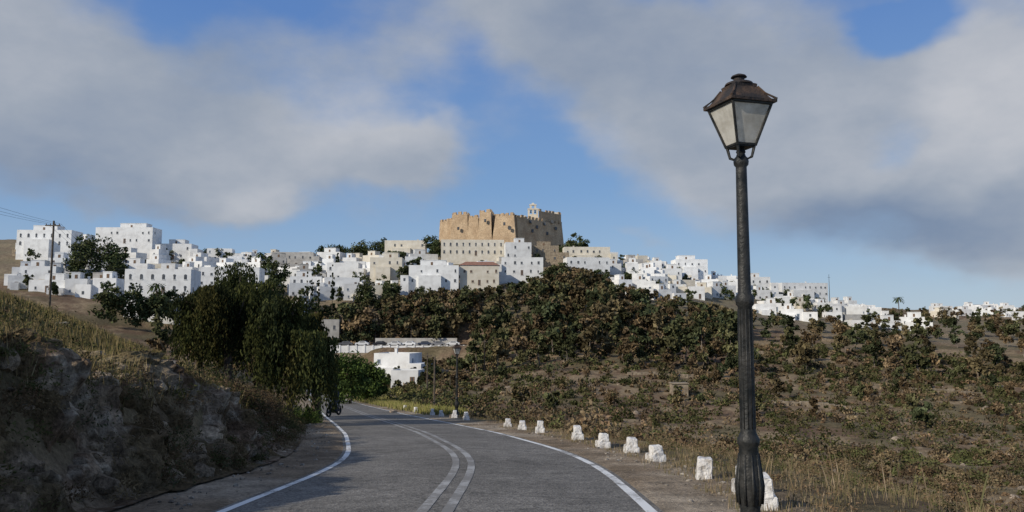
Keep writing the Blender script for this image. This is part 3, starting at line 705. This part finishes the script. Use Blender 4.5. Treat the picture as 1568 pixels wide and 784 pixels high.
for px0, px1, d in ((560,700,175),(1200,1330,240),(960,1060,160),(1330,1480,300),(1100,1180,200),(1380,1500,150),(1180,1300,120),(760,860,190)):
    n = 14
    for i in range(n):
        a = px0+(px1-px0)*i/n; b2 = px0+(px1-px0)*(i+1)/n; xa, xb2 = xat(a, d), xat(b2, d); zz_ = H1((xa+xb2)/2, d); TW.box(xa, xb2-.01, d+.1*(i % 2), d+.6+.1*(i % 2), zz_-1, zz_+.5+.25*R.rand(), 0)
TW.build('dry_stone_wall', [M_stone])
HU = MB(); xh = xat(1040, 130); zh = H1(xh, 130)
HU.box(-1.3,1.3,0,2.4,-1,1.9,0); HU.box(-1.45,1.45,-.15,2.55,1.9,2.05,0); HU.box(-.4,.4,-.04,.05,.0,1.5,1); HU.build('stone_hut', [M_stone, M_win], (xh, 130, zh))
def carpaint(c): return simple('car_paint', c, tuple(v*1.1 for v in c), 2, .3)
M_tyre = simple('tyre_rubber', (.02,.02,.02), (.03,.03,.03), 5, .8)
def car(px, d, z, c, yaw):
    e = empty('parked_car', (xat(px, d), d, z)); e.rotation_euler = (0,0,yaw)
    prof = [(-2.0,.35),(-2.05,.75),(-1.75,.98),(-1.05,1.02),(-.65,1.42),(.9,1.46),(1.5,1.05),(2.0,.95),(2.05,.4)]
    V = []; Fq = []
    for yy in (-.82, .82): V += [(x, yy*(.86 if zz > 1.2 else 1), zz) for x, zz in prof]
    n = len(prof); Fq.append(list(range(n))); Fq.append([n+i for i in range(n)][::-1])
    for i in range(n): Fq.append([i, n+i, n+(i+1)%n, (i+1)%n])
    mesh_obj('body', V, Fq, [carpaint(c)], None, False, None, e)
    g = MB()
    for sd in (-1, 1): g.box(-.75, 1.05, sd*.80-.03, sd*.80+.03, 1.05, 1.34, 0, .2, 0)
    g.box(-1.0,-.72,-.62,.62,1.06,1.35,0,.05,.05); g.build('windows', [M_win], parent=e)
    for xx in (-1.3, 1.3):
        for sd in (-1, 1):
            T = MB(); T.tube([(xx, sd*.66, .32), (xx, sd*.86, .32)], [.32, .32], 14); T.build('wheel', [M_tyre], parent=e)
for px, c in ((582,(.02,.02,.025)),(605,(.5,.5,.5)),(627,(.7,.7,.7)),(650,(.05,.06,.09)),(671,(.2,.2,.21)),(694,(.6,.6,.6)),(530,(.1,.1,.11)),(555,(.6,.6,.6))):
    d = 233+R.rand()*2; car(px, d, -4.14, c, (R.rand()-.5)*.3+(1.57 if R.rand() < .3 else 0))

# ---------------- white kerb stones
M_blk = simple('whitewashed_concrete', (.34,.31,.27), (.72,.70,.67), 6, .9, .8, 18, lo=.34, hi=.52)
yb_ = [9.7,11.1,13,16.7,18.7,20.8,23.3,27.3,29.6,32,40,43,46.5,50,57,63]
for i, y in enumerate(yb_):
    off = HW+1.12+.1*(R.rand()-.5)+(0.12 if i == 1 else 0); x = float(rcx(y)+off/rcs(y)); z = H1(x, y)
    bm = bmesh.new(); L_, w, h = .36+.08*R.rand(), .22, .32+.08*R.rand()
    def bx_(x0, x1, y0, y1, z0, z1):
        r = bmesh.ops.create_cube(bm, size=1)
        for v in r['verts']: v.co = ((x0+x1)/2+v.co.x*(x1-x0)*(1 if v.co.z < 0 else .88), (y0+y1)/2+v.co.y*(y1-y0)*(1 if v.co.z < 0 else .86), (z0+z1)/2+v.co.z*(z1-z0))
    if i in (2,): bx_(-.13,.13,-.16,.16,-.15,h)
    else:
        bx_(-w/2-.06, w/2+.06, -L_/2-.03, L_/2+.03, -.2, h*.45); bx_(-w/2, w/2, -L_/2, L_/2*(.5 if i % 2 else 1), h*.45-.02, h)
    bmesh.ops.bevel(bm, geom=list(bm.edges), offset=.012, segments=2, affect='EDGES')
    bmesh.ops.subdivide_edges(bm, edges=[e for e in bm.edges if e.calc_length() > .08], cuts=4, use_grid_fill=True)
    for v in bm.verts:
        p = v.co*9; v.co += Vector((float(vnoise(p.x+i*7, p.y, p.z))-.5, float(vnoise(p.x+31, p.y+i*7, p.z))-.5, float(vnoise(p.x, p.y, p.z+70+i))-.5))*.022
    me = bpy.data.meshes.new('white_kerb_stone'); bm.to_mesh(me); bm.free(); me.materials.append(M_blk)
    o = bpy.data.objects.new('white_kerb_stone', me); scene.collection.objects.link(o); o.location = (x, y, z)
    o.rotation_euler = ((R.rand()-.5)*.16, (R.rand()-.5)*.16, -math.atan(float(np.interp(y, YY, _sl)))+(R.rand()-.5)*.5)

# ---------------- street lamps
M_iron = simple('dark_cast_iron', (.018,.02,.02), (.05,.048,.044), 9, .5, .25, 30, metal=.3)
M_rust = simple('rusty_lantern_metal', (.035,.03,.028), (.12,.075,.048), 7, .7, .4, 25, metal=.2, lo=.42, hi=.72)
m, nt, b, out = newmat('frosted_lantern_glass'); b.inputs['Roughness'].default_value = .35
tcg = N(nt, 'ShaderNodeTexCoord'); ng = nz_(nt, tcg, 6, 5); crg = N(nt, 'ShaderNodeValToRGB'); crg.color_ramp.elements[0].color = (.50,.46,.38,1); crg.color_ramp.elements[0].position = .3; crg.color_ramp.elements[1].color = (.82,.79,.71,1); crg.color_ramp.elements[1].position = .6
nt.links.new(ng.outputs[0], crg.inputs[0]); nt.links.new(crg.outputs[0], b.inputs['Base Color'])
tr = N(nt, 'ShaderNodeBsdfTranslucent'); nt.links.new(crg.outputs[0], tr.inputs[0]); mx = N(nt, 'ShaderNodeMixShader'); mx.inputs[0].default_value = .45
nt.links.new(b.outputs[0], mx.inputs[1]); nt.links.new(tr.outputs[0], mx.inputs[2]); nt.links.new(mx.outputs[0], out.inputs[0]); M_glass = m
def lamp(x, y, z0, yaw=.35):
    e = empty('street_lamp', (x, y, z0)); e.rotation_euler = (0,0,yaw)
    P = MB(); q = .45
    P.lathe([(.17,-.3),(.17,.06),(.15,.09),(.145,.16),(.12,.2),(.09,q-.12),(.088,q-.02),(.10,q+.04),(.112,q+.12),(.115,q+.2),(.105,q+.32),(.09,q+.44),(.082,q+.52),(.098,q+.55),(.1,q+.59),(.082,q+.62),(.068,q+.66),(.068,q+.9),(.064,q+1.78),(.08,q+1.80),(.084,q+1.84),(.08,q+1.88),(.062,q+1.90),(.059,q+1.95),
             (.050,q+3.06),(.050,q+3.08),(.066,q+3.10),(.070,q+3.13),(.064,q+3.16),(.045,q+3.18),(.032,q+3.22),(.028,q+3.3)], 28)
    for i in range(10):
        a = i*math.pi/5; P.tube([(.108*math.cos(a), .108*math.sin(a), q+.02), (.119*math.cos(a), .119*math.sin(a), q+.18), (.088*math.cos(a), .088*math.sin(a), q+.46)], [.012,.014,.008], 6)
    for i in range(12):
        a = i*math.pi/6; P.tube([(.065*math.cos(a), .065*math.sin(a), q+.68), (.061*math.cos(a), .061*math.sin(a), q+1.76)], [.007,.007], 5)
    P.build('post', [M_iron], parent=e, smooth_=True)
    zb = q+3.28; zt = zb+.37; rb, rt = .095, .205
    A = MB()
    for i in range(4):
        a = math.pi/4+i*math.pi/2; c, s = math.cos(a), math.sin(a); k = 1.414
        A.tube([(.03*c, .03*s, q+3.14), (.10*c, .10*s, q+3.17), (.115*c, .115*s, q+3.23), (rb*k*.95*c, rb*k*.95*s, zb)], [.014]*4, 7)
        A.tube([(rb*k*c, rb*k*s, zb-.01), (rt*k*c, rt*k*s, zt)], [.013,.014], 6)
        c2, s2 = math.cos(a+math.pi/2), math.sin(a+math.pi/2)
        A.tube([(rb*k*c, rb*k*s, zb), (rb*k*c2, rb*k*s2, zb)], [.014,.014], 6); A.tube([(rt*k*c, rt*k*s, zt), (rt*k*c2, rt*k*s2, zt)], [.016,.016], 6)
    A.box(-rb, rb, -rb, rb, zb-.02, zb-.005)
    A.lathe([(.02,zb-.1),(.045,zb-.06),(.03,zb-.02)], 12)
    A.build('lantern_frame', [M_iron], parent=e)
    Gm = MB(); g = .004
    Gm.lathe([((rb-g)*1.414, zb+.002), ((rt-g)*1.414, zt-.002)], 4, rot=math.pi/4); Gm.build('glass_panels', [M_glass], parent=e)
    Rf = MB(); k = 1.414
    Rf.lathe([(.24*k,zt+.005),(.242*k,zt+.03),(.205*k,zt+.045),(.165*k,zt+.10),(.125*k,zt+.165),(.115*k,zt+.17),(.118*k,zt+.2),(.105*k,zt+.21)], 4, rot=math.pi/4)
    for i in range(4):
        a = math.pi/4+i*math.pi/2; c, s = math.cos(a), math.sin(a)
        Rf.tube([(.24*k*c,.24*k*s,zt+.035),(.165*k*c,.165*k*s,zt+.105),(.12*k*c,.12*k*s,zt+.175)], [.012,.01,.01], 6)
    Rf.lathe([(.135,zt+.205),(.125,zt+.225),(.075,zt+.245),(.05,zt+.255),(.05,zt+.275),(.075,zt+.285),(.065,zt+.3),(.03,zt+.315),(.0,zt+.325)], 18)
    Rf.build('lantern_roof', [M_rust], parent=e)
    return e
xl = xat(1149, 7.2, 784); lamp(xl, 7.2, -.45, yaw=.3)
lamp(xat(700,49), 49, H1(xat(700,49), 49)); lamp(xat(562,98), 98, H1(xat(562,98), 98))

# ---------------- utility poles and cables
M_wood = simple('weathered_pole_wood', (.07,.055,.04), (.14,.115,.09), 6, .9, .4, 20)
M_cable = simple('black_cable', (.02,.02,.02), (.03,.03,.03), 2, .7)
def pole(px, d, pt, r=.11, arm=True):
    x = xat(px, d); z = H1(x, d); top = zat(pt, d); B = MB(); B.tube([(0,0,-.5),(0,0,top-z)], [r*1.2, r*.8], 10)
    if arm:
        B.box(-.75,.75,-.2,-.08,top-z-.55,top-z-.45)
        for xx in (-.65,-.25,.25,.65): B.lathe([(.04,top-z-.45),(.05,top-z-.38),(.03,top-z-.3)], 8, xx, -.14)
    B.build('utility_pole', [M_wood], (x, d, z)); return Vector((x, d, top-.3))
p1 = pole(74, 78, 338); pole(666, 66, 546, .08, False); p3 = pole(690, 150, 575, .07, False); pole(655, 120, 540, .1); pole(742, 175, 520, .12)
def cable(a, b2, sag, r=.008):
    B = MB(); pts = []
    for i in range(25): t_ = i/24; p = a.lerp(b2, t_); pts.append((p.x, p.y, p.z-4*sag*t_*(1-t_)))
    B.tube(pts, [r]*25, 5); B.build('power_cable', [M_cable])
for o in (-.65, .0, .65):
    cable(p1+Vector((o, -.1, 0)), Vector((-26+o, 22, 8.6+.4*o)), .4, .01)
    cable(p1+Vector((o, .1, 0)), Vector((xat(190,235)+o, 235, zat(400,235)-2)), 2.0, .012)
B = MB(); xm = xat(1272, 420); zm = H1(xm, 420); B.tube([(0,0,-1),(0,0,zat(420,420)-zm)], [.2,.09], 6); B.box(-.7,.7,-.05,.05,zat(425,420)-zm,zat(425,420)-zm+.12); B.build('radio_mast', [M_iron], (xm, 420, zm))

# ---------------- motorcycle + rider
M_jack = simple('dark_jacket', (.02,.022,.03), (.035,.037,.045), 6, .8); M_skin = simple('skin', (.42,.26,.18), (.46,.29,.2), 4, .6); M_scoot = simple('scooter_paint', (.05,.05,.06), (.07,.07,.08), 3, .3)
ye = 47.; xe = float(rcx(ye)-(HW-.75)/rcs(ye)); ze = float(rz(ye))
e = empty('motorcycle', (xe, ye, ze)); e.rotation_euler = (0,0,-.25)
B = MB()
for yy in (-.65, .62):
    n = 16
    pts = [(0, yy+.25*math.cos(2*math.pi*i/n), .30+.25*math.sin(2*math.pi*i/n)) for i in range(n+1)]; B.tube(pts, [.06]*(n+1), 8, 1)
    B.tube([(-.05,yy,.3),(.05,yy,.3)], [.08,.08], 10, 0)
B.tube([(0,.62,.35),(0,.5,.55),(0,.1,.62),(0,-.2,.70),(0,-.42,.85)], [.08,.15,.16,.13,.07], 10)
B.tube([(0,.75,.82),(0,.3,.80),(0,.0,.76)], [.08,.13,.11], 10, 1)
for sx in (-.08, .08): B.tube([(sx,-.65,.3),(sx,-.5,.7),(sx,-.42,1.0)], [.03,.03,.025], 7)
B.tube([(-.36,-.32,1.02),(-.15,-.42,1.04),(.15,-.42,1.04),(.36,-.32,1.02)], [.02]*4, 7, 1)
B.lathe([(.03,.86),(.10,.90),(.10,.97),(.04,1.02)], 12, 0, -.55, 2)
B.tube([(-.16,.1,.35),(-.16,.85,.4)], [.05,.06], 8); B.tube([(0,-.1,.36),(0,.3,.36)], [.17,.17], 10, 1)
B.build('motorcycle_body', [M_scoot, M_tyre, M_glass], parent=e, smooth_=True)
rider = empty('motorcyclist', (xe, ye, ze)); rider.rotation_euler = (0,0,-.25)
vs = [(0,.18,.92),(0,.16,1.15),(0,.10,1.38),(0,.08,1.50),(0,.05,1.60), (-.19,.1,1.40),(-.30,-.08,1.20),(-.33,-.30,1.08), (.19,.1,1.40),(.30,-.08,1.20),(.33,-.30,1.08), (-.11,.14,.90),(-.20,-.22,.82),(-.19,-.08,.40),(-.20,-.24,.33), (.11,.14,.90),(.20,-.22,.82),(.19,-.08,.40),(.20,-.24,.33)]
ed = [(0,1),(1,2),(2,3),(3,4),(2,5),(5,6),(6,7),(2,8),(8,9),(9,10),(0,11),(11,12),(12,13),(13,14),(0,15),(15,16),(16,17),(17,18)]
rd = [.16,.15,.17,.065,.06,.09,.06,.045,.09,.06,.045,.12,.09,.06,.05,.12,.09,.06,.05]
me = bpy.data.meshes.new('rider_body'); me.from_pydata(vs, ed, []); me.materials.append(M_jack); o = bpy.data.objects.new('rider_body', me); scene.collection.objects.link(o); o.parent = rider
o.modifiers.new('Skin', 'SKIN')
for i, r in enumerate(rd): me.skin_vertices[0].data[i].radius = (r, r*.85)
me.skin_vertices[0].data[0].use_root = True
o.modifiers.new('Sub', 'SUBSURF').render_levels = 2
B = MB(); B.lathe([(.05,1.55),(.10,1.60),(.13,1.70),(.135,1.78),(.11,1.86),(.05,1.90),(0,1.91)], 18, 0, .04, 0); B.box(-.09,.09,-.105,-.06,1.66,1.77,1,.01,0)
B.build('helmet_and_head', [M_scoot, M_skin], parent=rider, smooth_=True)

# ---------------- WORLD
w = bpy.data.worlds.new('World'); w.name = 'sky'; scene.world = w; w.use_nodes = True; nt = w.node_tree; nt.nodes.clear(); L = nt.links.new
out = N(nt, 'ShaderNodeOutputWorld'); sky = N(nt, 'ShaderNodeTexSky', sky_type='NISHITA'); sky.sun_disc = False
SAZ = math.atan2(-.80, -.60) % (2*math.pi); SEL = math.radians(28)
sky.sun_elevation = SEL; sky.sun_rotation = SAZ; sky.air_density = 1.0; sky.dust_density = .3; sky.ozone_density = 2.0
bg1 = N(nt, 'ShaderNodeBackground'); bg1.inputs[1].default_value = .10
tc = N(nt, 'ShaderNodeTexCoord'); sx = N(nt, 'ShaderNodeSeparateXYZ'); L(tc.outputs['Generated'], sx.inputs[0])
def M_(op, a, b2=None, clamp=False):
    n = N(nt, 'ShaderNodeMath', operation=op); n.use_clamp = clamp
    for i, v in enumerate((a, b2)):
        if v is None: continue
        if isinstance(v, (int, float)): n.inputs[i].default_value = v
        else: L(v, n.inputs[i])
    return n.outputs[0]
az = M_('MULTIPLY', M_('ARCTAN2', sx.outputs[0], sx.outputs[1]), 57.2958); el = M_('MULTIPLY', M_('ARCSINE', sx.outputs[2]), 57.2958)
gr_ = N(nt, 'ShaderNodeValToRGB'); eln = M_('DIVIDE', el, 60., True); L(eln, gr_.inputs[0]); ce = gr_.color_ramp
ce.elements[0].color = (3.6,4.9,6.5,1); ce.elements[1].color = (.6,1.4,4.0,1); ce.elements[1].position = 1
for p_, c_ in ((.06,(2.9,4.3,6.3)),(.16,(1.75,3.35,6.1)),(.36,(.95,2.25,5.5))):
    e_ = ce.elements.new(p_); e_.color = (*c_, 1)
hm = N(nt, 'ShaderNodeMix', data_type='RGBA'); hm.inputs[0].default_value = .8; L(sky.outputs[0], hm.inputs[6]); L(gr_.outputs[0], hm.inputs[7]); L(hm.outputs[2], bg1.inputs[0])
cb = N(nt, 'ShaderNodeCombineXYZ'); L(az, cb.inputs[0]); L(el, cb.inputs[1])
mp = N(nt, 'ShaderNodeMapping'); mp.inputs['Scale'].default_value = (1, 1, 1.7); L(tc.outputs['Generated'], mp.inputs['Vector'])
def nzw(sc, det, rough=.55, off=0.):
    m2 = N(nt, 'ShaderNodeVectorMath', operation='ADD'); L(mp.outputs[0], m2.inputs[0]); m2.inputs[1].default_value = (off, off*.7, off*.3)
    n = N(nt, 'ShaderNodeTexNoise'); n.inputs['Scale'].default_value = sc; n.inputs['Detail'].default_value = det; n.inputs['Roughness'].default_value = rough; L(m2.outputs[0], n.inputs['Vector']); return n
wn = nzw(4.5, 4, .55, 3.); wv = N(nt, 'ShaderNodeVectorMath', operation='SUBTRACT'); L(wn.outputs['Color'], wv.inputs[0]); wv.inputs[1].default_value = (.5,.5,.5)
wm = N(nt, 'ShaderNodeVectorMath', operation='MULTIPLY'); L(wv.outputs[0], wm.inputs[0]); wm.inputs[1].default_value = (13, 9, 0)
wp_ = N(nt, 'ShaderNodeVectorMath', operation='ADD'); L(cb.outputs[0], wp_.inputs[0]); L(wm.outputs[0], wp_.inputs[1]); PV = wp_.outputs[0]
def ang(px, py):
    u = (px-784)/F_; v = (392-py)/F_; X_ = u; Y_ = CT-v*ST; Z_ = ST+v*CT; l = math.sqrt(X_*X_+Y_*Y_+Z_*Z_)
    return math.degrees(math.atan2(X_, Y_)), math.degrees(math.asin(Z_/l))
def blob(px, py, rx, ry, wgt):
    a, e_ = ang(px, py)
    s1 = N(nt, 'ShaderNodeVectorMath', operation='SUBTRACT'); L(PV, s1.inputs[0]); s1.inputs[1].default_value = (a, e_, 0)
    s2 = N(nt, 'ShaderNodeVectorMath', operation='MULTIPLY'); L(s1.outputs[0], s2.inputs[0]); s2.inputs[1].default_value = (1/(rx*.045), 1/(ry*.045), 0)
    ln = N(nt, 'ShaderNodeVectorMath', operation='LENGTH'); L(s2.outputs[0], ln.inputs[0])
    r = N(nt, 'ShaderNodeMapRange', interpolation_type='SMOOTHSTEP'); r.inputs[1].default_value = 1.45; r.inputs[2].default_value = .2; r.inputs[3].default_value = 0; r.inputs[4].default_value = wgt; L(ln.outputs['Value'], r.inputs[0]); return r.outputs[0]
def total(bl):
    t_ = None
    for b3 in bl:
        o_ = blob(*b3); t_ = o_ if t_ is None else M_('ADD', t_, o_)
    return t_
cov = total([(20,110,260,155,.9),(220,225,270,95,.9),(540,225,230,85,.8),(370,318,100,50,1.05),(660,240,110,65,.7),(470,90,240,70,.5),
 (800,30,240,90,.9),(1110,120,320,170,1),(1290,270,310,110,.95),(1540,170,130,240,1),(960,362,60,18,.55),(1500,380,190,35,.45)])
cov = M_('MINIMUM', cov, 1.15)
hole = total([(1410,36,95,50,-1.3),(1395,205,60,50,-.5),(240,30,110,45,-.55),(850,262,75,110,-.5),(150,345,150,35,-.4)])
cov = M_('ADD', cov, hole)
rest = N(nt, 'ShaderNodeMapRange', interpolation_type='SMOOTHSTEP'); rest.inputs[1].default_value = 24; rest.inputs[2].default_value = 34; rest.inputs[3].default_value = 0; rest.inputs[4].default_value = .5; L(el, rest.inputs[0])
cov = M_('ADD', cov, rest.outputs[0])
nn = nzw(5.0, 7, .57, 1.); nf = M_('MULTIPLY', M_('SUBTRACT', nn.outputs['Fac'], .5), 1.6)
tot = M_('ADD', cov, nf)
mk = N(nt, 'ShaderNodeMapRange', interpolation_type='SMOOTHSTEP'); mk.inputs[1].default_value = -.04; mk.inputs[2].default_value = .98; mk.inputs[3].default_value = 0.04; mk.inputs[4].default_value = .93; L(tot, mk.inputs[0])
n5 = nzw(3.6, 6, .57, 6.)
dark = total([(1340,350,240,50,.5),(200,285,300,50,.28),(1050,60,300,90,.2),(150,60,240,70,.12)])
br = total([(370,300,100,45,.5),(640,170,150,60,.25),(1560,150,90,140,.35)])
sh = M_('ADD', M_('SUBTRACT', M_('ADD', M_('MULTIPLY', M_('SUBTRACT', n5.outputs['Fac'], .5), 1.6), .5), dark), br, True)
cc = N(nt, 'ShaderNodeValToRGB'); cc.color_ramp.elements[0].color = (.20,.26,.37,1); cc.color_ramp.elements[1].color = (.54,.55,.58,1); e3 = cc.color_ramp.elements.new(.5); e3.color = (.345,.385,.45,1); L(sh, cc.inputs[0])
bg2 = N(nt, 'ShaderNodeBackground'); bg2.inputs[1].default_value = 1.; L(cc.outputs[0], bg2.inputs[0])
mxs = N(nt, 'ShaderNodeMixShader'); L(mk.outputs[0], mxs.inputs[0]); L(bg1.outputs[0], mxs.inputs[1]); L(bg2.outputs[0], mxs.inputs[2]); L(mxs.outputs[0], out.inputs[0])
try: w.cycles.sampling_method = 'MANUAL'; w.cycles.sample_map_resolution = 512
except Exception: pass

# ---------------- SUN, CAMERA
sd = bpy.data.lights.new('sun', 'SUN'); sd.energy = 3.8; sd.angle = math.radians(.6); sd.color = (1,.92,.79)
so = bpy.data.objects.new('sun', sd); scene.collection.objects.link(so)
to = Vector((math.sin(SAZ)*math.cos(SEL), math.cos(SAZ)*math.cos(SEL), math.sin(SEL))); so.rotation_euler = to.to_track_quat('Z', 'Y').to_euler()
cam = bpy.data.cameras.new('camera'); co = bpy.data.objects.new('camera', cam); scene.collection.objects.link(co); scene.camera = co
cam.sensor_width = 36; cam.lens = 1200/1568*36; cam.clip_end = 8000; cam.clip_start = .05
co.location = (0,0,CAMZ); co.rotation_euler = (math.radians(90)+TH, 0, 0)
scene.view_settings.view_transform = 'Standard'; scene.view_settings.look = 'None'; scene.view_settings.exposure = 0
